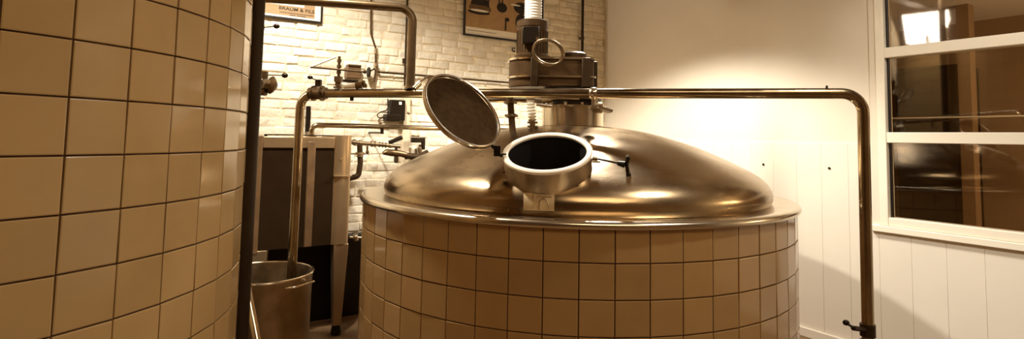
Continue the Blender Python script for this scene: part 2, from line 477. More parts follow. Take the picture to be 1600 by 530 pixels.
VX, VY, VR = 0.3927, 3.6738, 1.3105
VC = V((VX, VY, 0))
vat = thing('brewing_vat', 'round vat clad in pale square tiles under a steel dome with open manhole', 'vat', VC)
tiled(vat, 'tiled_wall', VX, VY, VR + .0015, .11424, -.0887 - .000, EYE - .5113 + .15, 8, M['tile'], seed=3)
E_ = EYE
fg = MB()
fg.lathe([(1.14, -.350), (1.18, -.346), (1.27, -.340), (1.305, -.338), (1.322, -.343), (1.330, -.352), (1.331, -.362), (1.326, -.371), (1.316, -.374), (1.308, -.368), (1.14, -.362)], VC + Z1 * E_, seg=160, close=True)
obj('rim_flange', fg, M['steel'], vat)
prof = [(1.175, -.352), (1.186, -.335), (1.194, -.31), (1.190, -.28), (1.176, -.252), (1.155, -.226), (1.12, -.196), (1.07, -.166), (1.0, -.131), (.92, -.094), (.82, -.052), (.72, -.015), (.6, .022), (.5, .047), (.4, .066), (.3, .079), (.2, .086), (.1, .089)]
def dome_h(r):
    for (r0, h0), (r1, h1) in zip(prof[3:], prof[4:]):
        if r1 <= r <= r0: return h0 + (h1 - h0) * (r - r0) / (r1 - r0)
    return prof[3][1]
# manhole frame
MC = P(855, 238, 2.665)                        # centre of the open mouth
dirr = (V((MC.x - VX, MC.y - VY, 0))).normalized()
tilt = math.radians(25)
MN = (dirr * math.sin(tilt) + Z1 * math.cos(tilt)).normalized()   # axis of the neck
MR = .212
# dome surface with the manhole cut out
dm = MB(); 
fine = []
for (r0, h0), (r1, h1) in zip(prof, prof[1:]):
    for k in range(4): fine.append((r0 + (r1 - r0) * k / 4, h0 + (h1 - h0) * k / 4))
fine.append(prof[-1])
# smooth the polyline
for _ in range(3):
    fine = [fine[0]] + [((a[0] + 2 * b[0] + c[0]) / 4, (a[1] + 2 * b[1] + c[1]) / 4) for a, b, c in zip(fine, fine[1:], fine[2:])] + [fine[-1]]
dm.lathe(fine, VC + Z1 * E_, seg=240)
kill = []
for v in dm.bm.verts:
    q = v.co - MC; ax = q.dot(MN); rad = (q - MN * ax).length
    if rad < MR - .022 and ax < .02: kill.append(v)
bmesh.ops.delete(dm.bm, geom=kill, context='VERTS')
dome = obj('dome', dm, M['dome'], vat, sharp=60)
nk = MB()
nk.lathe([(MR - .004, -.006), (MR - .002, -.16), (MR - .010, -.16), (MR - .012, -.006)], MC, MN, seg=72, close=True)
obj('manhole_neck', nk, M['dullsteel'], vat)
lp = MB()
lp.lathe([(MR - .024, -.008), (MR - .026, .002), (MR - .02, .008), (MR - .004, .009), (MR + .002, .004), (MR + .002, -.006), (MR - .004, -.011)], MC, MN, seg=96, close=True)
obj('manhole_rim', lp, M['gasket'], vat, label='pale rim round the open manhole')
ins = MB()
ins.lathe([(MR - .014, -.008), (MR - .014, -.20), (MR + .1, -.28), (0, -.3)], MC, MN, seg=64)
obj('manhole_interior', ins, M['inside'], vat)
# lid, standing open beside the neck
LN = V((.60, -.545, .585)).normalized()
LM = V((-.707, 0, .707)); LM = (LM - LN * LM.dot(LN)).normalized(); LQ = LN.cross(LM)
LC = P(722, 174, 2.66); LR = .216
ld = MB()
ld.lathe([(0, -.034), (.10, -.037), (.17, -.026), (LR - .012, -.012), (LR, -.006), (LR + .002, .004), (LR - .001, .012), (LR - .009, .013), (LR - .011, .004), (LR - .02, -.003), (0, -.012)], LC, LN, seg=96)
lid = obj('manhole_lid', ld, M['steel'], vat)
lf = MB(); lf.lathe([(0, -.001), (.15, -.001), (LR - .012, .003), (LR - .012, -.001), (.15, -.003), (0, -.003)], LC, LN, seg=72)
obj('lid_inner_face', lf, M['lidface'], lid, label='dark inner face of the lid')
lg = MB()
pp = [LC + LN * .012 + (LM * math.cos(t) + LQ * math.sin(t)) * (LR - .005) for t in [2 * PI * k / 96 for k in range(96)]]
lg.torus(pp, .0065, 8); obj('lid_rim', lg, M['bright'], lid)
lk = MB()
h0 = LC + LM * LR
lk.tube([h0 - LM * .01 - LN * .004, h0 + LM * .025 - LN * .01], .008)
lk.tube([P(647, 139, 2.58), P(656, 130, 2.60)], .0125)
lk.tube([P(652, 134, 2.59), h0 + LM * .022 - LN * .01], .006)
obj('lid_handle', lk, M['bright'], lid)
hg = MB()
h1 = LC - LM * LR
hp = P(777, 238, 2.66)
hg.tube(fillet([h1 + LM * .02 - LN * .012, h1 - LM * .018 - LN * .008, P(776, 232, 2.655), P(780, 243, 2.67), MC - AX * 0 + (P(790, 243, 2.66) - MC) * .98], .012), .0095)
hg.tube([P(774, 231, 2.62), P(776, 231, 2.69)], .011)
hg.box(P(777, 236, 2.65), (.032, .045, .05))
obj('hinge', hg, M['black'], vat, bevel=.003)
# clamp screw on the right of the neck
ck = MB()
ck.tube([P(925, 247, 2.66), P(934, 248.5, 2.655)], .011)
ck.tube([P(922, 252, 2.66), P(938, 253, 2.655)], .006)
obj('clamp_bolt', ck, M['steel'], vat)
cr = MB(); cr.tube([P(932, 248, 2.655), P(970, 256, 2.64)], .0048)
obj('clamp_rod', cr, M['darkpipe'], vat)
chd = MB()
chd.tube([P(965, 255, 2.64), P(976, 257.5, 2.63)], [.010, .016])
chd.tube(fillet([P(981, 247, 2.63), P(979, 258, 2.63), P(982, 274, 2.63)], .02), [.0095] * 10 if False else .0095)
chd.ball(P(981, 247, 2.63), .0125); chd.ball(P(982, 273, 2.63), .0125)
obj('clamp_handle', chd, M['black'], vat, label='black tee handle of the lid clamp')
# plate on the dome below the manhole
np_ = MB()
def domept(px, h, o):
    # point on the dome surface at height h and in the direction of the pixel column
    r = None
    for (r0, h0), (r1, h1) in zip(prof, prof[1:]):
        if min(h0, h1) <= h <= max(h0, h1): r = r0 + (r1 - r0) * (h - h0) / (h1 - h0 + 1e-9)
    lo, hi = -1.2, 1.2
    d = ray(px, 310); target = d.x / d.y
    al = math.atan2(VX, VY)
    for _ in range(40):
        m_ = (lo + hi) / 2; a = al + PI + m_
        x = VX + math.sin(al + PI - m_) * (r + o); y = VY + math.cos(al + PI - m_) * (r + o)
        if x / y < target: lo = m_
        else: hi = m_
    return V((x, y, E_ + h))
grid = []
hs = [-.316, -.30, -.28, -.26, -.243]
for h in hs: grid.append([domept(px, h, .006) for px in (818, 830, 842, 854, 866)])
for layer in (0, 1):
    pass
vg = [[np_.bm.verts.new(p) for p in r] for r in grid]; vb = [[np_.bm.verts.new(p + V((0, .012, -.004))) for p in r] for r in grid]
for a in range(4):
    for b in range(4):
        np_.bm.faces.new((vg[a][b], vg[a][b + 1], vg[a + 1][b + 1], vg[a + 1][b])); np_.bm.faces.new((vb[a][b], vb[a + 1][b], vb[a + 1][b + 1], vb[a][b + 1]))
edge = [(0, i) for i in range(5)] + [(i, 4) for i in range(1, 5)] + [(4, i) for i in range(3, -1, -1)] + [(i, 0) for i in range(3, 0, -1)]
for (a, b), (c, d) in zip(edge, edge[1:] + edge[:1]):
    np_.bm.faces.new((vg[a][b], vg[c][d], vb[c][d], vb[a][b]))
M['plate'] = mat('plate_metal', srgb(206, 176, 130), 0.4, 0.3, 0.2, 30)
plate = obj('maker_plate', np_, M['plate'], vat, label='small riveted plate below the manhole')
pm = MB()
pm.tube([domept(833, -.31, .008), domept(832.5, -.25, .008)], .0022, 6)
pm.tube([domept(842, -.312, .008), domept(843, -.275, .008), domept(848, -.262, .008), domept(855, -.27, .008), domept(858, -.3, .008)], .0022, 6)
pm.tube([domept(838, -.256, .008), domept(862, -.256, .008)], .0015, 6)
obj('engraved_mark', pm, M['dullsteel'], plate)
cl = MB()
q = P(600, 307.5, 3.42)
cl.box(q + Z1 * .006, (.05, .03, .012)); cl.tube([q - V((.03, 0, 0)), q + V((.035, 0, .004))], .006)
obj('rim_clip', cl, M['darkpipe'], vat)
# left vat
LX, LY, LRR = -2.1401, 1.9198, 1.1112
lv = thing('tiled_vat', 'large curved vat wall of square tiles filling the left edge', 'vat', V((LX, LY, 0)))
ltop = EYE + .2346 + .15 * 7
tiled(lv, 'tiled_wall', LX, LY, LRR, .13464, .2796, ltop, 20, M['tile_left'], seed=8)
rm = MB(); rm.lathe([(.9, ltop + .001), (1.10, ltop + .001), (1.13, ltop + .006), (1.135, ltop + .02), (1.12, ltop + .03), (.9, ltop + .06), (.5, ltop + .16), (0, ltop + .2)], V((LX, LY, 0)), seg=96)
obj('steel_cover', rm, M['dome'], lv)
po = MB(); pb = P(391.5, 220, 2.70)
po.tube([V((pb.x, pb.y, 0)), V((pb.x, pb.y, HC - .001))], .035, 24)
po.tube([V((pb.x, pb.y, 0.0)), V((pb.x, pb.y, .02))], .06, 24)
tag(obj('standpipe', po, M['darkpipe']), 'thick dark upright pipe beside the left tiled vat, floor to ceiling', 'pipe')

# ------------------------------------------------------------------ long steel pipe over the vat
HP = .267
def PH(px, py, h=HP):                       # point seen at a pixel at height h above the lens
    d = ray(px, py); return V((0, 0, EYE)) + d * (h / d.z)
pl = P(470, 147, 3.62); pl.z = EYE + HP
pr = P(1348, 145, 2.90); pr.z = EYE + HP
pbl = P(456, 425, 3.60)
r_ = .0285
lpz = thing('transfer_pipe', 'long steel pipe crossing above the domed vat and bending down at both ends', 'pipe', V((pr.x, pr.y, 0)))
t = MB()
t.tube(fillet([V((pbl.x, pbl.y, pbl.z - .06)), pl, pr, V((pr.x - .005, pr.y, 0.0))], .10, 10), r_, 24)
obj('pipe', t, M['pipe'], lpz)
dl = (pr - pl).normalized()
def along(px):                              # point of the pipe axis seen at column px
    lo, hi = 0.0, 1.0
    for _ in range(40):
        m_ = (lo + hi) / 2; p = pl.lerp(pr, m_); q = p - V((0, 0, EYE)); u = q.dot(_xa) / q.dot(_fw) * F + CX
        if u < px: lo = m_
        else: hi = m_
    return pl.lerp(pr, lo)
for px in (927,):
    c = MB(); p = along(px); c.tube([p - dl * .022, p - dl * .014, p + dl * .014, p + dl * .022], [r_ + .001, r_ + .007, r_ + .007, r_ + .001], 24)
    obj('coupling', c, M['steel'], lpz)
    s_ = MB(); s_.tube([p - Z1 * .03, p - Z1 * .075], .010, 10); s_.tube([p - Z1 * .075, p - Z1 * .085], .03, 14); obj('support_bracket', s_, M['dullsteel'], lpz)
p = along(1292); c = MB(); c.tube([p + Z1 * .02, p + Z1 * .042], .006, 8); obj('vent_screw', c, M['darkpipe'], lpz)
# butterfly valve near the left bend
p = along(497)
c = MB(); c.tube([p - dl * .034, p - dl * .026], .050, 20); c.tube([p + dl * .026, p + dl * .034], .050, 20); c.tube([p - dl * .026, p + dl * .026], .040, 20)
c.tube([p - dl * .06, p - dl * .05], .038, 20); c.tube([p + dl * .05, p + dl * .06], .038, 20)
vv_ = obj('butterfly_valve', c, M['oldsteel'], lpz)
c = MB(); c.box(p + Z1 * .065, (.035, .03, .045)); c.tube([p + Z1 * .08, P(486, 122, 3.50)], .0035, 8); obj('valve_lever', c, M['castiron'], vv_)
c = MB(); c.ball(P(484.5, 121, 3.50), .0135, (1.3, 1, .9)); obj('ball_knob', c, M['black'], vv_)
# lever valve low on the right drop
q = V((pr.x - .005, pr.y, 0)); p = P(1350, 516, 2.9); p = V((q.x, q.y, max(.1, p.z)))
c = MB(); c.tube([p - Z1 * .03, p + Z1 * .03], .036, 16); c.tube([p, P(1333, 513, 2.82)], .012, 10); vb_ = obj('drain_valve', c, M['castiron'], lpz)
c = MB(); c.tube([P(1335, 513, 2.82), P(1325, 507, 2.80)], .006, 8); c.ball(P(1322, 504.5, 2.8), .0135, (1.2, 1, 1)); obj('valve_lever', c, M['black'], vb_)
c = MB(); c.tube([p - Z1 * .09, p - Z1 * .05], .037, 20); obj('coupling', c, M['darkpipe'], lpz)
c = MB(); c.tube([V((q.x, q.y, 0)), V((q.x, q.y, .02))], .06, 24); obj('foot_flange', c, M['darkpipe'], lpz)

# upper pipe joining the long pipe left of the lid
j = along(641)
top = P(641, 13.5, j.y); top = V((j.x, j.y, top.z))
lft = PH(405, -3.5, top.z - EYE); ext = lft + (lft - top).normalized() * .55
up = thing('overhead_pipe', 'thick brown pipe from behind the dark standpipe, bending down onto the long pipe', 'pipe', V((j.x, j.y, j.z)))
c = MB(); c.tube(fillet([ext, top, j + Z1 * .03], .085, 9), .0265, 22); obj('pipe', c, M['oldsteel'], up)
c = MB(); c.tube([j + Z1 * .03, j + Z1 * .045], .04, 20); obj('collar', c, M['steel'], up)

# pipe leaving the cabinet and running right behind the vat
off2 = .34
a0_ = onB(487, 214, off2 + 0); a1_ = onB(487, 195, off2); a2_ = onB(920, 195, off2); a2_.z = a1_.z
cp = thing('wall_side_pipe', 'slim steel pipe rising from the cabinet top and running low behind the vat', 'pipe', a0_)
c = MB(); c.tube(fillet([onB(487, 216, off2), a1_, a2_], .05, 8), .0195, 18); obj('pipe', c, M['pipe'], cp)
c = MB(); c.tube([a0_ - Z1 * .006, a0_ + Z1 * .008], .036, 18); c.tube([a0_ + Z1 * .02, a0_ + Z1 * .03], .027, 18); obj('collar', c, M['steel'], cp)
q = onB(597, 205, off2); c = MB(); c.tube([V((q.x, q.y, a1_.z - .018)), V((q.x, q.y, a1_.z - .06))], .014, 10)
c.tube([V((q.x, q.y, a1_.z - .05)), V((q.x, q.y, a1_.z - .05)) + BX * off2], .008, 8); obj('wall_bracket', c, M['black'], cp)

# second, smaller pipe just under the long pipe between the lid and the drive
s0 = P(742, 156, 3.55); s1 = P(862, 158, 3.50)
sp = MB(); sp.tube([s0, s1], .014, 14); sp.tube(fillet([s0, s0 - (s1 - s0).normalized() * .05, along(733) - Z1 * .02], .03), .0135, 12)
tag(obj('branch_pipe', sp, M['pipe']), 'short thin pipe just under the long pipe, right of the open lid', 'pipe')

# upright fitting and ribbed hose between pipe and dome
def onDome(px, py, up=0.0):
    d = ray(px, py); o = V((0, 0, EYE)); t0 = 1.6
    for i in range(3000):
        p = o + d * t0; r = math.hypot(p.x - VX, p.y - VY)
        if r < 1.19 and p.z - E_ <= dome_h(min(r, 1.18)): return p
        t0 += .001
    return None
sf = thing('sight_fitting', 'stubby dark upright pipe with collars standing on the dome left of the ribbed hose', 'pipe fitting', P(801, 205, 3.36))
x0, x1 = P(797, 154, 3.38), P(801, 206, 3.36)
c = MB(); c.tube([x0, x1], .020, 16); obj('pipe', c, M['castlight'], sf)
for f_ in (.12, .52):
    m_ = x0.lerp(x1, f_); ax = (x1 - x0).normalized(); c = MB(); c.tube([m_ - ax * .008, m_ + ax * .008], .033, 18); c.tube([m_ - V((.04, 0, 0)), m_ + V((.04, 0, 0))], .007, 8); obj('clamp_collar', c, M['dullsteel'], sf)
hs_ = thing('ribbed_hose', 'short pale ribbed hose standing beside the drive base', 'hose', P(833, 200, 3.36))
c = MB(); x0, x1 = P(829, 158, 3.40), P(832, 190, 3.38)
n = 46; pts = [x0.lerp(x1, k / n) for k in range(n + 1)]; c.tube(pts, [.021 + .0065 * math.cos(2 * PI * k / n * 6.5) for k in range(n + 1)], 18)
obj('hose', c, M['conduit'], hs_)
c = MB(); c.tube([x1, x1 - Z1 * .012], .032, 18); c.tube([x1 - Z1 * .012, x1 - Z1 * .05], .018, 14); c.tube([x1 - Z1 * .03 - V((.03, 0, 0)), x1 - Z1 * .03 + V((.034, 0, 0))], .006, 8)
obj('hose_clamp', c, M['dullsteel'], hs_); c = MB(); c.tube([x0, x0 + Z1 * .02], .026, 16); obj('hose_clamp', c, M['dullsteel'], hs_)

# ------------------------------------------------------------------ agitator drive on top of the dome
DZ = 3.60
dr = thing('agitator_drive', 'big gearbox with upright electric motor mounted on the dome centre', 'motor', VC + Z1 * (E_ + .08))
H = lambda y, x=890: P(x, y, 3.67).z
nb = MB(); nb.lathe([(.19, E_ + .087), (.20, E_ + .088), (.20, H(170)), (.215, H(169)), (.218, H(166.5)), (0, H(166.5))], V((VX, VY, 0)), seg=64)
obj('base_neck', nb, M['steel'], dr)
for k in range(12):
    bt = MB(); a = 2 * PI * k / 12 + .2; pp_ = V((VX + math.cos(a) * .195, VY + math.sin(a) * .195, H(166.5)))
    bt.tube([pp_, pp_ + Z1 * .018], .010, 8); obj('flange_bolt', bt, M['bright'], dr)
pt = MB(); pt.lathe([(0, H(166.4)), (.17, H(166.4)), (.17, H(160)), (.19, H(158)), (.19, H(140)), (0, H(140))], V((VX, VY, 0)), seg=40)
obj('bearing_housing', pt, M['black'], dr)
# gearbox: rounded left end, ribs and a joint flange
gx0, gx1 = P(795, 110, 3.6).x, P(926, 110, 3.6).x
gz0, gz1 = H(139), H(97)
gy = VY + .02; gd = .30
def stadium(x0, x1, y, hd, z0, z1, grow=0, seg=14, ang=-.06):
    pts = []
    r = hd + grow; cx0 = x0 + hd
    for k in range(seg + 1):
        a = PI / 2 + PI * k / seg; pts.append((cx0 + math.cos(a) * r, y + math.sin(a) * r))
    rr = .03
    for (cx_, cy_, a0) in ((x1 - rr, y - hd + rr, -PI / 2), (x1 - rr, y + hd - rr, 0)):
        for k in range(5):
            a = a0 + PI / 2 * k / 4; pts.append((cx_ + math.cos(a) * (rr + grow), cy_ + math.sin(a) * (rr + grow)))
    return [V((p[0], p[1], z0)) for p in pts]
hd = gd / 2 + .03
g = MB(); g.poly(stadium(gx0, gx1, gy, hd, gz0, gz1), Z1 * (gz1 - gz0)); gb = obj('gearbox', g, M['castlight'], dr, bevel=.008)
g = MB(); zf = H(124); g.poly(stadium(gx0, gx1, gy, hd, zf - .006, zf, .014), Z1 * .012); g.poly(stadium(gx0, gx1, gy, hd, gz1 - .004, zf, .010), Z1 * .014)
obj('joint_flange', g, M['steel'], gb)
for px, w_ in ((836, .05), (918, .055)):
    g = MB(); x = P(px, 110, 3.43).x; g.box(V((x, gy - hd - .006, (gz0 + gz1) / 2)), (w_, .05, gz1 - gz0 + .008)); obj('housing_rib', g, M['castiron'], gb, bevel=.006)
g = MB(); g.box(V((gx1 + .012, gy, (gz0 + gz1) / 2 + .0)), (.035, .22, gz1 - gz0 - .01)); obj('end_plate', g, M['castiron'], gb, bevel=.006)
g = MB(); g.lathe([(0, gz1 - .002), (.085, gz1 - .002), (.085, gz1 + .055), (.07, gz1 + .066), (0, gz1 + .066)], V((P(897, 92, 3.67).x, gy, 0)), seg=36); obj('bearing_cap', g, M['castiron'], gb)
# motor
mx = P(832, 60, 3.6).x; my = VY - .06
mz0, mz1 = gz1 + .01, P(832, 33, 3.61).z
g = MB(); g.lathe([(.115, mz0), (.118, mz0 + .015), (.100, mz0 + .02), (.100, mz1 - .05), (.104, mz1 - .045), (.104, mz1 - .006), (.094, mz1), (0, mz1)], V((mx, my, 0)), seg=48)
mot = obj('motor', g, M['castlight'], dr)
g = MB()
for k in range(30):
    a = 2 * PI * k / 30
    g.box(V((mx + math.cos(a) * .101, my + math.sin(a) * .101, (mz0 + mz1) / 2 - .02)), (.004, .0035, mz1 - mz0 - .10), (V((math.cos(a), math.sin(a), 0)), V((-math.sin(a), math.cos(a), 0)), Z1))
obj('cooling_fins', g, M['castiron'], mot)
g = MB(); g.box(P(829, 55.5, my - .13), (.105, .07, .105)); obj('terminal_box', g, M['black'], mot, bevel=.006)
g = MB(); g.tube([P(840, 60, my - .16), P(840, 60, my - .20)], .012, 12); obj('cable_gland', g, M['bright'], mot)
# ring of armoured cable lying against the gearbox top
rc = P(857, 81, 3.36); ru = V((.93, 0, -.36)).normalized(); rv = V((.20, -.55, .62)).normalized(); rv = (rv - ru * rv.dot(ru)).normalized()
g = MB(); g.torus([rc + ru * math.cos(2 * PI * k / 48) * .096 + rv * math.sin(2 * PI * k / 48) * .083 for k in range(48)], .0062, 10)
g.torus([rc + V((-.006, .01, -.006)) + ru * math.cos(2 * PI * k / 48) * .09 + rv * math.sin(2 * PI * k / 48) * .086 for k in range(48)], .0062, 10)
tag(obj('cable_ring', g, M['dullsteel']), 'coiled shiny cable loop leaning against the motor foot', 'cable')
# white conduit into the top of the motor
g = MB(); c0 = V((mx + .004, my, mz1)); c1 = c0 + Z1 * .55
n = 170; g.tube([c0.lerp(c1, k / n) for k in range(n + 1)], [.057 + .0025 * math.cos(2 * PI * k / n * 30) for k in range(n + 1)], 28)
cw = obj('conduit', g, M['conduit'], dr, label='white ribbed conduit above the motor')
g = MB(); q = c0 + V((.060, -.02, 0)); g.tube([q - Z1 * .01, q + Z1 * .55], .006, 8); obj('thin_dark_rod', g, M['castiron'], dr)  # thin dark upright line beside the white conduit
g = MB(); q = P(940, 170, 3.55); g.box(q, (.12, .16, .016), (V((1, 0, -.32)).normalized(), V((0, 1, 0)), V((.32, 0, 1)).normalized())); g.tube([P(931, 152, 3.5), P(933, 168, 3.5)], .012, 10); g.tube([P(925, 164, 3.5), P(941, 164, 3.5)], .016, 10)
obj('side_bracket', g, M['dullsteel'], dr)
g = MB(); g.tube([P(846, 156, 3.42), P(868, 152, 3.42), P(905, 153, 3.42)], .012, 10); g.tube([P(838, 163, 3.4), P(862, 166, 3.42)], .011, 10); obj('grease_line', g, M['steel'], dr)

# ------------------------------------------------------------------ cabinet by the brick wall
co = .58
cL, cR = onB(395, 300, co), onB(545, 300, co)
aL, aR = aOf(cL), aOf(cR)
bF = WB - co
zt = onB(520, 214, co).z; zbot_ = onB(517, 383, co).z; zrail = onB(450, 232, co).z
aP0, aP1 = aOf(onB(395, 300, co)), aOf(onB(407, 300, co))
aQ0, aQ1 = aOf(onB(520.5, 300, co)), aOf(onB(547, 300, co))
cab = thing('steel_cabinet', 'dark panelled cabinet with steel posts standing before the brick wall', 'cabinet', AB((aL + aR) / 2, bF + .25, 0))
g = MB(); abbox(g, aP1, aQ0, bF + .012, bF + .40, zbot_ + .0, zrail); obj('body', g, M['panel'], cab)
g = MB(); abbox(g, aP1, aQ0, bF, bF + .40, zrail + .001, zt - .004)
obj('top_rail', g, M['brushed'], cab, bevel=.006)
g = MB(); abbox(g, aP1 + .02, aQ0 + .02, bF + .08, bF + .10, zt + .004, zt + .012); abbox(g, aP1 + .02, aP1 + .04, bF + .085, bF + .095, zt - .004, zt + .004); obj('top_lip', g, M['black'], cab)
g = MB(); abbox(g, aP0, aP1, bF - .004, bF + .40, zbot_ - .02, zt); obj('post', g, M['brownpipe'], cab, bevel=.004)
# right post: rounded sheet steel
g = MB(); n = 10; prof2 = []
for k in range(n + 1):
    a = -PI / 2 * (1 - 2 * k / n); 
hw = (aQ1 - aQ0) / 2; am = (aQ0 + aQ1) / 2
pts = [AB(am - hw, bF + .40, zbot_)]
for k in range(n + 1):
    x = -1 + 2 * k / n; pts.append(AB(am + x * hw, bF + .02 - .03 * math.sqrt(max(0, 1 - x * x * .96)), zbot_))
pts.append(AB(am + hw, bF + .40, zbot_))
g.poly(pts, Z1 * (zt + .012 - zbot_)); rp = obj('post', g, M['brushed'], cab)
g = MB(); zz = onB(533, 275, co).z; abbox(g, aQ0 - .004, aQ1 + .004, bF - .022, bF + .3, zz - .002, zz + .004); g.tube([AB(am - .02, bF - .012, onB(533, 248, co).z), AB(am - .02, bF - .022, onB(533, 248, co).z)], .006, 8); obj('band', g, M['bright'], rp)
def leg(aa, bb, w0, w1):
    g = MB(); vs = []
    for (zz, w) in ((zbot_ - .001, w0), (.07, w1)):
        vs.append([g.bm.verts.new(AB(aa + sx * w / 2 * (1 if sx > 0 else 1) + (0 if sx > 0 else 0), bb + sy * w / 2, zz)) for sx, sy in ((-1, -1), (1, -1), (1, 1), (-1, 1))])
    a_, b_ = vs
    for k in range(4): g.bm.faces.new((a_[k], a_[(k + 1) % 4], b_[(k + 1) % 4], b_[k]))
    g.bm.faces.new(a_); g.bm.faces.new(b_[::-1])
    l = obj('leg', g, M['brushed'], cab, bevel=.004)
    f_ = MB(); f_.lathe([(0, 0), (.035, 0), (.038, .02), (.03, .069), (0, .069)], AB(aa, bb, 0), seg=20); obj('foot', f_, M['black'], l)
aw = aQ1 - aQ0
leg(am + .012, bF + .05, aw * .86, aw * .46)
leg(am + .09, bF + .34, aw * .86, aw * .46)
leg(aP0 + .06, bF + .05, .1, .06)
leg(aP0 + .12, bF + .34, .1, .06)
g = MB(); am2 = aOf(onB(484, 300, co)); abbox(g, am2 - .028, am2 + .028, bF - .012, bF + .011, zbot_, zrail + .05); obj('centre_strip', g, M['brownpipe'], cab, bevel=.005)  # brown upright strip on the cabinet front
# black box imitating the dark shadow under the cabinet along the brick wall
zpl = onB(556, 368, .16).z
g = MB(); abbox(g, -1.5, aOf(onB(640, 400, .1)), WB - .15, WB - .03, 0, zpl); obj('shade_block', g, M['black'], kind='structure')
# small black strip upright behind the elbow
g = MB(); q0, q1 = onB(481, 166, .03), onB(481, 206, .03); g.box((q0 + q1) / 2, (.035, .03, (q1 - q0).length), ABX); g2 = obj('wall_channel', g, M['black'], bevel=.003)
tag(g2, 'narrow black upright channel on the brick wall above the cabinet', 'bracket')

# ------------------------------------------------------------------ stock pot
PC = P(408, 426, 3.40); PR = .293; ph_ = PC.z
pot = thing('stock_pot', 'large open steel pot under the left end of the long pipe', 'pot', V((PC.x, PC.y, 0)))
PB = V((PC.x, PC.y, 0))
g = MB(); g.lathe([(0, .0), (PR - .05, 0), (PR - .03, .015), (PR - .012, .05), (PR - .004, ph_ - .06), (PR, ph_), (PR - .005, ph_), (PR - .010, ph_ - .06), (PR - .03, .06), (0, .03)], PB, seg=80)
obj('body', g, M['dullsteel'], pot)
g = MB(); g.torus([PB + V((math.cos(2 * PI * k / 80) * (PR + .001), math.sin(2 * PI * k / 80) * (PR + .001), ph_)) for k in range(80)], .0065, 8); obj('rim', g, M['bright'], pot)
for an in (-.42, PI - .42):
    u_ = V((math.cos(an), math.sin(an), 0)); w_ = V((-math.sin(an), math.cos(an), 0)); b_ = PB + u_ * (PR - .002) + Z1 * (ph_ - .035)
    g = MB(); g.tube(fillet([b_ - w_ * .09, b_ - w_ * .08 + u_ * .055 + Z1 * .008, b_ + w_ * .08 + u_ * .055 + Z1 * .008, b_ + w_ * .09], .03), .0055, 10); obj('handle', g, M['bright'], pot)
# pale hose between pot and standpipe
g = MB(); x0, x1 = P(387, 455, 2.95), P(404, 545, 2.85)
d_ = (x1 - x0).normalized(); base = x0 + d_ * ((x0.z - .02) / -d_.z)
g.tube([x0 - d_ * .12, base], .019, 14)
tag(obj('leaning_tube', g, M['bright']), 'shiny tube leaning between the dark standpipe and the pot', 'tube')

# ------------------------------------------------------------------ valves beside the standpipe
def lever_valve(name, label, pbody, pto, dep, kx, fancy=False):
    t_ = thing(name, label, 'valve', P(*pbody, dep))
    g = MB()
    c0 = P(pbody[0], pbody[1], dep); st = P(kx, pbody[1] + (1 if fancy else 2), dep + .02)
    if fancy:
        g.tube([st, P(413, 133, dep)], .034, 18); g.lathe([(0, -.03), (.02, -.03), (.045, -.012), (.055, 0), (.045, .012), (.03, .02), (.03, .05), (0, .05)], P(424, 133, dep), V((-.6, -.6, .1)), seg=28)
        g.tube([P(398, 142, dep), P(416, 143, dep)], .026, 16)
    else:
        g.tube([st, c0], .015, 14); g.tube([c0 - V((.012, 0, 0)), c0 + V((.004, 0, 0))], .022, 14)
    obj('valve_body', g, M['oldsteel'], t_)
    g = MB(); tp = P(pto[0], pto[1], dep - .02)
    if fancy: sb = P(412.5, 117, dep); g.box(sb, (.034, .034, .04)); g.box(P(409, 121.5, dep), (.06, .03, .01)); g.tube([sb, P(412.5, 131, dep)], .008, 8); g.tube([sb, tp], .0035, 8)
    else: g.tube([c0, tp], .0035, 8)
    obj('lever', g, M['castlight'], t_)
    g = MB(); g.ball(tp, .0155, (1.2, 1, .95)); obj('ball_knob', g, M['black'], t_)
lever_valve('lever_valve', 'small lever valve with black ball knob under the lettered picture', (410, 43), (432, 41), 3.3, 396)
lever_valve('lever_valve', 'round shiny valve with upright black ball lever left of the long pipe bend', (414, 133), (445, 118), 3.3, 396, True)

# ------------------------------------------------------------------ pressure fittings above the long pipe
D3 = 3.56
ga = thing('sampling_fitting', 'stacked small fitting with folded rods standing on the long pipe', 'pipe fitting', along(528) + Z1 * .028)
b0_ = along(528); 
tp = P(528.5, 88, b0_.y)
g = MB(); g.tube([b0_ + Z1 * .029, V((b0_.x, b0_.y, tp.z))], .009, 12)
zs = b0_.z + .036
g.tube([V((b0_.x, b0_.y, zs - .005)), V((b0_.x, b0_.y, zs + .007))], .03, 6)
g.box(V((b0_.x, b0_.y, P(527, 124, b0_.y).z)), (.045, .04, .035)); g.box(V((b0_.x, b0_.y, P(527, 131, b0_.y).z)), (.032, .03, .03))
for yy in (95, 104, 113): g.tube([V((b0_.x, b0_.y, P(528, yy, b0_.y).z - .009)), V((b0_.x, b0_.y, P(528, yy, b0_.y).z + .009))], .0145, 10)
obj('stem', g, M['oldsteel'], ga)
g = MB(); g.tube([P(526, 89, b0_.y - .01), P(485, 105, b0_.y - .02)], .006, 10); obj('rod', g, M['conduit'], ga, label='pale slanting rod')
g = MB(); g.tube([P(485, 105, b0_.y - .02), P(526, 108.5, b0_.y - .02), P(569, 112.5, b0_.y - .02)], .0065, 10); g.ball(P(570, 112.5, b0_.y - .02), .012); obj('rod', g, M['castlight'], ga, label='dark lower rod')
bx = thing('junction_box', 'small brown box on the brick wall behind the folded rods', 'box', onB(551, 124, .06))
g = MB(); g.box(onB(551, 114, .045), (.12, .09, .10), ABX); obj('case', g, M['brownpipe'], bx, bevel=.006)
g = MB(); g.box(onB(552, 103.5, .05), (.11, .10, .018), ABX); obj('cover', g, M['castlight'], bx, bevel=.003)
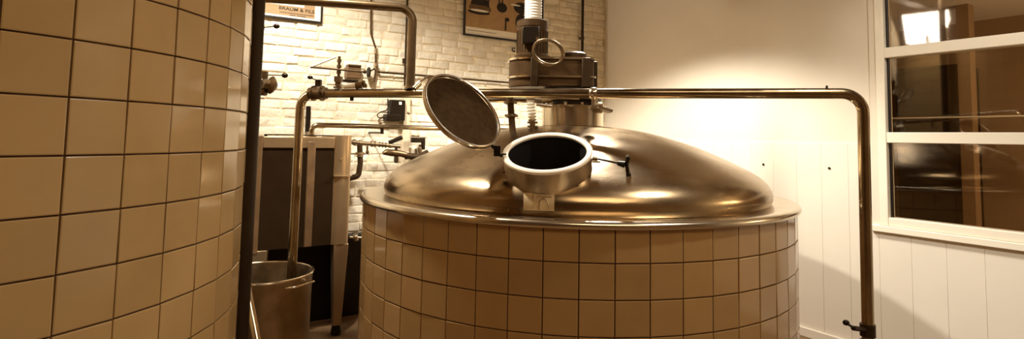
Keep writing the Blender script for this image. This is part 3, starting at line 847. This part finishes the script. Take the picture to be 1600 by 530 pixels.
g = MB(); g.box(onB(547, 127, .09), (.13, .04, .022), ABX); obj('lower_bar', g, M['black'], bx, bevel=.003)
sv = thing('side_fitting', 'short pale pipe fitting with elbow lying on the long pipe', 'pipe fitting', along(555) + Z1 * .03)
q = along(555).y
g = MB(); g.tube([P(537, 134.5, q), P(556, 133.5, q)], .017, 14); obj('sleeve', g, M['conduit'], sv)
g = MB(); g.tube([P(556, 133.5, q), P(566, 133, q)], .022, 8); g.tube(fillet([P(564, 133, q), P(572, 131, q), P(571, 137.5, q)], .02), .009, 10); g.tube([P(568, 126, q), P(570, 137, q)], .011, 8); obj('elbow_nut', g, M['oldsteel'], sv)
q = along(550); g = MB(); g.tube([q - Z1 * .028, q - Z1 * .048], .012, 10); obj('drain_plug', g, M['black'], lpz)

# thin water line down the brick wall with valve, then along the wall
W = .05
wlz = thing('water_line', 'thin crooked upright pipe on the brick wall with small stop valve and branch', 'pipe', onB(583, 138, W))
g = MB(); g.tube(fillet([onB(580, -30, W), onB(579.5, 52, W), onB(587, 75, W), onB(587, 112, W), onB(583, 138, W)], .05), .0085, 12); obj('riser', g, M['castlight'], wlz)
e1 = onB(590, 112.5, W); e2 = onB(830, 113, W); e2.z = e1.z
g = MB(); g.tube([e1, e2], .0095, 12); obj('branch', g, M['castlight'], wlz)
g = MB(); q = onB(587, 104, W); g.tube([q - Z1 * .03, q + Z1 * .03], .019, 8); g.tube([q + BX * .0, q - BX * .05], .01, 10); obj('stop_valve', g, M['dullsteel'], wlz)
g = MB(); q = onB(576, 113, W + .04); g.tube([onB(587, 106, W), q], .006, 8); g.tube([q - AX * .005, q + AX * .005], .045, 18); obj('hand_wheel', g, M['black'], wlz)
g = MB(); g.tube([onB(583, 128, W) + Z1 * 0, onB(582.5, 139, W)], .015, 10); g.tube([onB(587, 76, W), onB(587, 84, W)], .014, 8); obj('union_nut', g, M['dullsteel'], wlz)

# conduit beside it and brown downpipe
q0, q1 = onB(632, -30, .03), onB(632, 137, .03)
g = MB(); g.tube([V((q1.x, q1.y, q0.z)), V((q1.x, q1.y, q1.z + .12)), q1 + Z1 * .0], .0085, 10); g.tube([onB(631, 95, .03) + Z1 * .02, onB(631, 95, .03) - Z1 * .02], .015, 8)
tag(obj('wall_conduit', g, M['castiron']), 'thin dark conduit upright on the brick wall beside the bent brown pipe', 'conduit')
q = onB(634, 200, .035)
g = MB(); g.box(V((q.x, q.y, .75)), (.06, .04, 1.5), ABX); g.box(V((q.x, q.y, 1.5 + .0)) - BX * 0, (.001, .001, .001), ABX)
zt_ = onB(634, 150, .035).z
g.bm.free(); g = MB(); g.box(V((q.x, q.y, zt_ / 2)), (.062, .04, zt_), ABX)
tag(obj('wall_trunking', g, M['mortar'], bevel=.005), 'plain flat upright trunking on the brick wall behind the black switch box', 'trunking')
q = onB(910, 60, .05)
g = MB(); g.tube([V((q.x, q.y, .4)), V((q.x, q.y, HC - .001))], .015, 14); rp_ = thing('downpipe', 'dark upright pipe near the right end of the brick wall', 'pipe', V((q.x, q.y, .4))); obj('pipe', g, M['darkpipe'], rp_)
g = MB(); g.tube([q, q + BX * .05], .008, 8); g.tube([q - Z1 * .012, q + Z1 * .012], .022, 12); g.tube([q - AX * .05, q], .006, 8); obj('pipe_clip', g, M['castlight'], rp_)
# black switch box on the wall with its cable
sb = thing('switch_box', 'black electrical box on the brick wall left of the open lid', 'electrical box', onB(618, 190, .05))
ez = lambda x, y: onB(x, y, .05)
g = MB(); p0, p1 = ez(608, 156), ez(630, 189); g.box((p0 + p1) / 2, (abs(aOf(p1) - aOf(p0)), .09, abs(p0.z - p1.z)), ABX); g.box((ez(602, 179) + ez(622, 189)) / 2, (.13, .11, .06), ABX); obj('case', g, M['black'], sb, bevel=.006)
g = MB(); q = onB(625.5, 161.5, .10); g.box(q, (.022, .012, .026), ABX); obj('indicator', g, M['conduit'], sb, label='small white square indicator')
g = MB(); g.tube(fillet([ez(606, 154), ez(606, 172), ez(595, 175), ez(589, 179), ez(591, 184), ez(602, 184.5)], .04), .005, 8); obj('cable', g, M['castiron'], sb)
for e0, e1 in ((ez(592, 192), ez(596, 192)), (ez(636, 176), ez(640, 178))): g = MB(); g.tube([e0, e1], .011, 8); obj('wall_plug', g, M['brownpipe'], sb)

# ------------------------------------------------------------------ valve cluster between cabinet and dome
o4 = .30
B4 = lambda x, y, o=.30: onB(x, y, o)
vc = thing('supply_valve', 'row of steel fittings with dark handle between cabinet and dome', 'valve', B4(600, 250))
g = MB()
x0, x1 = B4(548, 222), B4(625, 229)
g.tube([x0, x1], .016, 14)
for px, r0, w0 in ((553, .025, .02), (562, .022, .02), (580, .025, .018), (585, .027, .008), (592, .022, .010), (597, .022, .008), (602, .022, .008), (609, .02, .02)):
    f_ = (px - 548) / 77; m_ = x0.lerp(x1, f_); ax = (x1 - x0).normalized(); g.tube([m_ - ax * w0 / 2, m_ + ax * w0 / 2], r0, 16)
obj('hose_tail', g, M['dullsteel'], vc)
g = MB(); g.tube([B4(598, 240), B4(603, 238), B4(612, 239), B4(624, 240), B4(634, 242)], [.012, .026, .030, .027, .024], 18)
g.tube([B4(628, 242), B4(650, 245)], .022, 14); g.tube([B4(642, 242), B4(645, 250)], .02, 12)
obj('valve_body', g, M['oldsteel'], vc)
g = MB(); g.tube([B4(619, 228), B4(619, 255)], .012, 10); g.box(B4(619, 249), (.03, .03, .05), ABX); g.tube([B4(633, 243), B4(655, 246), B4(668, 236)], [.026, .03, .014], 14); g.tube([B4(635, 245), B4(635, 249)], .014, 8)
obj('valve_stem', g, M['castiron'], vc)
g = MB(); ax1 = (B4(629, 215) - B4(607, 224)).normalized()
g.box((B4(607, 223) + B4(629, 215)) / 2, (.125, .03, .035), (ax1, BX, ax1.cross(BX))); obj('handle', g, M['black'], vc, bevel=.008)
sv2 = thing('stop_cock', 'small black lever cock on the brick wall just left of the dome top', 'valve', B4(653, 236, .12))
g = MB(); w12 = .12
g.box(B4(653, 219, w12), (.13, .04, .045), ABX); g.box(B4(661, 227, w12), (.03, .04, .08), ABX); obj('lever', g, M['black'], sv2, bevel=.006)
g = MB(); g.box(B4(649, 212.5, w12 + .01), (.07, .03, .018), ABX); obj('cap', g, M['dullsteel'], sv2, bevel=.004)
g = MB(); g.tube([B4(656, 230, w12), B4(656, 240, w12)], .02, 12); obj('body', g, M['dullsteel'], sv2, bevel=.004)
g = MB(); g.tube([B4(650, 233, w12), B4(650, 245, w12 + .02)], .012, 10); g.tube([B4(656, 228, w12), B4(656, 228, 0)], .012, 10); obj('stub', g, M['castlight'], sv2)
# dark U bend on the right of the cabinet
g = MB(); g.tube(fillet([B4(562, 226, .34), B4(563, 255, .34), B4(560, 275, .34), B4(546, 279, .34)], .10, 8), .022, 16)
ub = thing('drain_bend', 'dark curved pipe bend fixed to the right side of the cabinet', 'pipe', B4(560, 279, .34)); obj('bend', g, M['castiron'], ub)
g = MB(); g.tube([B4(562, 238, .34), B4(562, 242, .34)], .034, 16); g.tube([B4(562, 243, .34), B4(562, 245, .34)], .030, 16); g.tube([B4(574, 240, .34), B4(556, 240, .34)], .008, 8); g.tube(fillet([B4(556, 241, .34), B4(553, 246, .36), B4(552, 254, .38)], .02), .004, 8); obj('clamp', g, M['dullsteel'], ub)
g = MB(); g.tube([B4(574, 228, .34), B4(574, 241, .34)], .008, 8); g.ball(B4(574, 238, .34), .014); obj('drip_cock', g, M['castlight'], ub)
# little fitting low at the right of the cabinet
g = MB(); g.tube([onB(546, 371, .3), onB(569, 372, .3)], .011, 10); g.tube([onB(555, 366, .3), onB(557, 376, .3)], .017, 10); g.tube([onB(553, 371, .3), onB(556, 371, .3)], .026, 12)
tag(obj('outlet_tap', g, M['steel']), 'small steel tap low between the cabinet and the tiled vat', 'tap')

# hook on the wall
g = MB(); hc = onB(803, 78, .03); g.tube([hc + (AX * math.cos(t_) + Z1 * math.sin(t_)) * .02 for t_ in [.8 + k * .5 for k in range(10)]] + [hc + AX * .02 + BX * .02], .005, 8)
tag(obj('wall_hook', g, M['black']), 'small black hook in the brick wall left of the motor', 'hook')
# small fixing holes on right wall boards
for px, py, lb in ((1193, 257, 'tiny dark screw in the right wall nearer the dome'), (1296, 263, 'tiny dark screw in the right wall nearer the pipe drop')):
    q = onR(px, py, .0115); g = MB(); g.tube([q - AX * .006, q + AX * .0], .009, 10)
    tag(obj('wall_screw', g, M['castiron']), lb, 'screw')

# ------------------------------------------------------------------ pictures on the brick wall
def rect(mb, a0, a1, z0, z1, o, th=.004):
    abbox(mb, a0, a1, WB - o - th, WB - o, z0, z1)
def picture(name, label, aL_, aR_, z0_, z1_, fw):
    t_ = thing(name, label, 'picture', AB((aL_ + aR_) / 2, WB - .02, z0_))
    g = MB()
    abbox(g, aL_, aR_, WB - .042, WB - .016, z0_, z0_ + fw); abbox(g, aL_, aR_, WB - .042, WB - .016, z1_ - fw, z1_)
    abbox(g, aL_, aL_ + fw, WB - .042, WB - .016, z0_ + fw, z1_ - fw); abbox(g, aR_ - fw, aR_, WB - .042, WB - .016, z0_ + fw, z1_ - fw)
    obj('frame', g, M['frameblack'], t_, bevel=.002)
    g = MB(); rect(g, aL_ + fw, aR_ - fw, z0_ + fw, z1_ - fw, .02, .006); obj('mount', g, M['mount'], t_)
    return t_
q = onB(503, 37, .03)
aR1, z01 = aOf(q), q.z
aL1 = aR1 - .72; z11 = z01 + .52
p1_ = picture('framed_sign', 'black framed picture reading BRAUM & FILS high on the brick wall', aL1, aR1, z01, z11, .014)
a_in = aOf(onB(492, 20, .03)); z_in = onB(492, 29.5, .03).z
g = MB(); rect(g, aL1 + .06, a_in, z_in, z11 - .06, .0265, .002); obj('print', g, M['paper'], p1_)
def text_on_wall(s, px0, py0, px1, size_px, m, parent, o=.031):
    cu = bpy.data.curves.new('t', 'FONT'); cu.body = s; cu.size = 1; cu.align_x = 'LEFT'; cu.extrude = 0.0
    cu.offset = 0.012
    tmp = bpy.data.objects.new('t', cu); C.objects.link(tmp)
    dg = bpy.context.evaluated_depsgraph_get(); me = bpy.data.meshes.new_from_object(tmp.evaluated_get(dg))
    bpy.data.objects.remove(tmp)
    xs = [v.co.x for v in me.vertices]; ys = [v.co.y for v in me.vertices]
    w = max(xs) - min(xs); h = max(ys) - min(ys)
    A0 = onB(px0, py0, o); A1 = aOf(onB(px1, py0, o)) - aOf(A0)
    H_ = onB(px0, py0 - size_px, o).z - A0.z
    off = V(root_of(parent)['_o'])
    for v in me.vertices:
        v.co = A0 + AX * ((v.co.x - min(xs)) / w * A1) + Z1 * ((v.co.y - min(ys)) / h * H_) - off
    me.materials.append(m); ob = bpy.data.objects.new('lettering', me); C.objects.link(ob); ob.parent = parent
    return ob
text_on_wall('BRAUM & FILS', 436, 14.2, 491.5, 5.2, M['ink'], p1_)
g = MB()
def dash_line(px0, px1, py, pw, seed):
    rnd = random.Random(seed); x = px0
    s0 = onB(px0, py, .031); aa = aOf(s0); ae = aOf(onB(px1, py, .031)); hh = .0085
    while aa < ae:
        w = rnd.uniform(.006, .011)
        if rnd.random() < .12: aa += .012; continue
        abbox(g, aa, aa + w * .62, WB - .0305, WB - .0300, s0.z - hh / 2, s0.z + hh / 2 * rnd.uniform(.6, 1)); aa += w
dash_line(437, 490, 18.2, 1, 2); dash_line(453, 477, 23.2, 1, 5)
obj('small_print', g, M['ink'], p1_)
g = MB(); s0 = onB(436, 5.5, .031); abbox(g, aOf(onB(411, 5, .031)), aOf(onB(476, 5, .031)), WB - .0305, WB - .03, s0.z - .008, s0.z + .012); obj('pale_band', g, M['mount'], p1_)

q = onB(724, 54.7, .03); q2 = onB(846, 60, .03)
p2_ = picture('framed_poster', 'black framed poster of old kettles behind the motor', aOf(q), aOf(q2), q.z, q.z + .62, .016)
A2 = aOf(q)
pz = lambda px, py: onB(px, py, .03)
g = MB(); rect(g, A2 + .022, aOf(q2) - .022, pz(727, 40.5).z, q.z + .60, .0265, .002); obj('print', g, M['paper'], p2_)
def wall_disc(g, px, py, ra, rz, o, arc=(0, 2 * PI), n=28):
    c = onB(px, py, 0); pts = [AB(aOf(c) + math.cos(arc[0] + (arc[1] - arc[0]) * k / n) * ra, WB - o, c.z + math.sin(arc[0] + (arc[1] - arc[0]) * k / n) * rz) for k in range(n if arc[1] - arc[0] > 6.2 else n + 1)]
    g.poly(pts, BX * .0004)
g = MB(); wall_disc(g, 748, 14, .125, .055, .0295); wall_disc(g, 757, -16, .05, .09, .0296); obj('kettle_base', g, M['halftone'], p2_)
g = MB(); wall_disc(g, 748, 9, .105, .085, .0301, (0, PI)); wall_disc(g, 746, 20, .125, .022, .0301); wall_disc(g, 782, 13, .06, .05, .0301); wall_disc(g, 790, 31.5, .028, .02, .0301); abbox(g, aOf(pz(789, 40)), aOf(pz(791.3, 40)), WB - .0305, WB - .0301, pz(790, 48).z, pz(790, 30).z)
wall_disc(g, 812, 14, .09, .06, .0301); wall_disc(g, 812, 36, .07, .09, .0301)
for x in (762, 779, 784): abbox(g, aOf(pz(x, 0)), aOf(pz(x + 2.2, 0)), WB - .0306, WB - .0302, pz(x, 12).z, pz(x, -20).z)
obj('kettle_dark', g, M['ink'], p2_)
for a_ in ((747, 17.5, .105, .012, .0306), (803, 9, .06, .008, .0307)): g = MB(); wall_disc(g, *a_); obj('kettle_highlight', g, M['mount'], p2_)
g = MB(); zq = pz(735, 47).z; abbox(g, aOf(pz(730, 45)), aOf(pz(776, 50)), WB - .0275, WB - .0262, zq - .002, zq + .003); obj('caption_line', g, M['halftone'], p2_)

# ------------------------------------------------------------------ lights
def area(name, loc, target, sx, sy, e, col, spread=PI):
    l = bpy.data.lights.new(name, 'AREA'); l.shape = 'RECTANGLE'; l.size = sx; l.size_y = sy; l.energy = e; l.color = col; l.spread = spread
    o = bpy.data.objects.new(name, l); C.objects.link(o); o.location = loc
    o.rotation_euler = (V(target) - V(loc)).to_track_quat('-Z', 'Y').to_euler(); return o
def pendant(name, a, b, z, e, cone, label, rad=.08):
    p = AB(a, b, z)
    t_ = thing('pendant_lamp', label, 'lamp', p - Z1 * .02)
    g = MB(); g.lathe([(.03, .17), (.045, .15), (.09, .10), (.15, .03), (.155, .0), (.150, .0), (.145, .03), (.085, .095), (.03, .14)], p, seg=32); obj('lamp_shade', g, M['shade'], t_)
    g = MB(); g.tube([p + Z1 * .16, V((p.x, p.y, HC - .001))], .008, 8); obj('cord', g, M['black'], t_)
    l = bpy.data.lights.new(name, 'SPOT'); l.energy = e; l.color = (1, .95, .86); l.spot_size = cone; l.spot_blend = .45; l.shadow_soft_size = rad
    o = bpy.data.objects.new(name, l); C.objects.link(o); o.location = p - Z1 * .0
    return o
pendant('lamp_light', 2.95, 3.25, 2.85, 205, math.radians(136), 'dark shaded pendant lamp above the domed vat')
pendant('lamp_light', .55, 3.15, 3.45, 330, math.radians(146), 'dark shaded pendant lamp in front of the brick wall at left')
pendant('lamp_light', 2.7, .6, 3.6, 115, math.radians(140), 'added unseen pendant lamp near the window, filling in light from the front')  # extra fill lamp out of view, brightens the fronts of vats and drive
area('daylight', AB(WL - .11, (wb0 + wb1) / 2, (wz0 + wz1) / 2), AB(0, (wb0 + wb1) / 2 - .6, 1.6), wb1 - wb0, wz1 - wz0, 60, (1, .92, .8))
area('ceiling_fill', AB(1.0, -.6, HC - .25), AB(1.0, -.6, 0), 2.2, 1.2, 38, (1, .78, .52))
bl_ = bpy.data.lights.new('back_room_fill', 'POINT'); bl_.energy = 100; bl_.color = (1, .85, .62); bl_.shadow_soft_size = .12  # added unseen point light, brightens the room behind the panes
blo = bpy.data.objects.new('back_room_fill', bl_); C.objects.link(blo); blo.location = AB(WR + T + .9, bR - .5, 2.0)
w = bpy.data.worlds.new('world'); bpy.context.scene.world = w; w.use_nodes = True
w.node_tree.nodes['Background'].inputs[0].default_value = (1, .82, .55, 1); w.node_tree.nodes['Background'].inputs[1].default_value = .5

for o in list(bpy.data.objects):
    if '_o' in o: del o['_o']
vs = bpy.context.scene.view_settings
vs.view_transform = 'Standard'; vs.look = 'None'; vs.gamma = 1; vs.use_curve_mapping = False; vs.exposure = 0.38
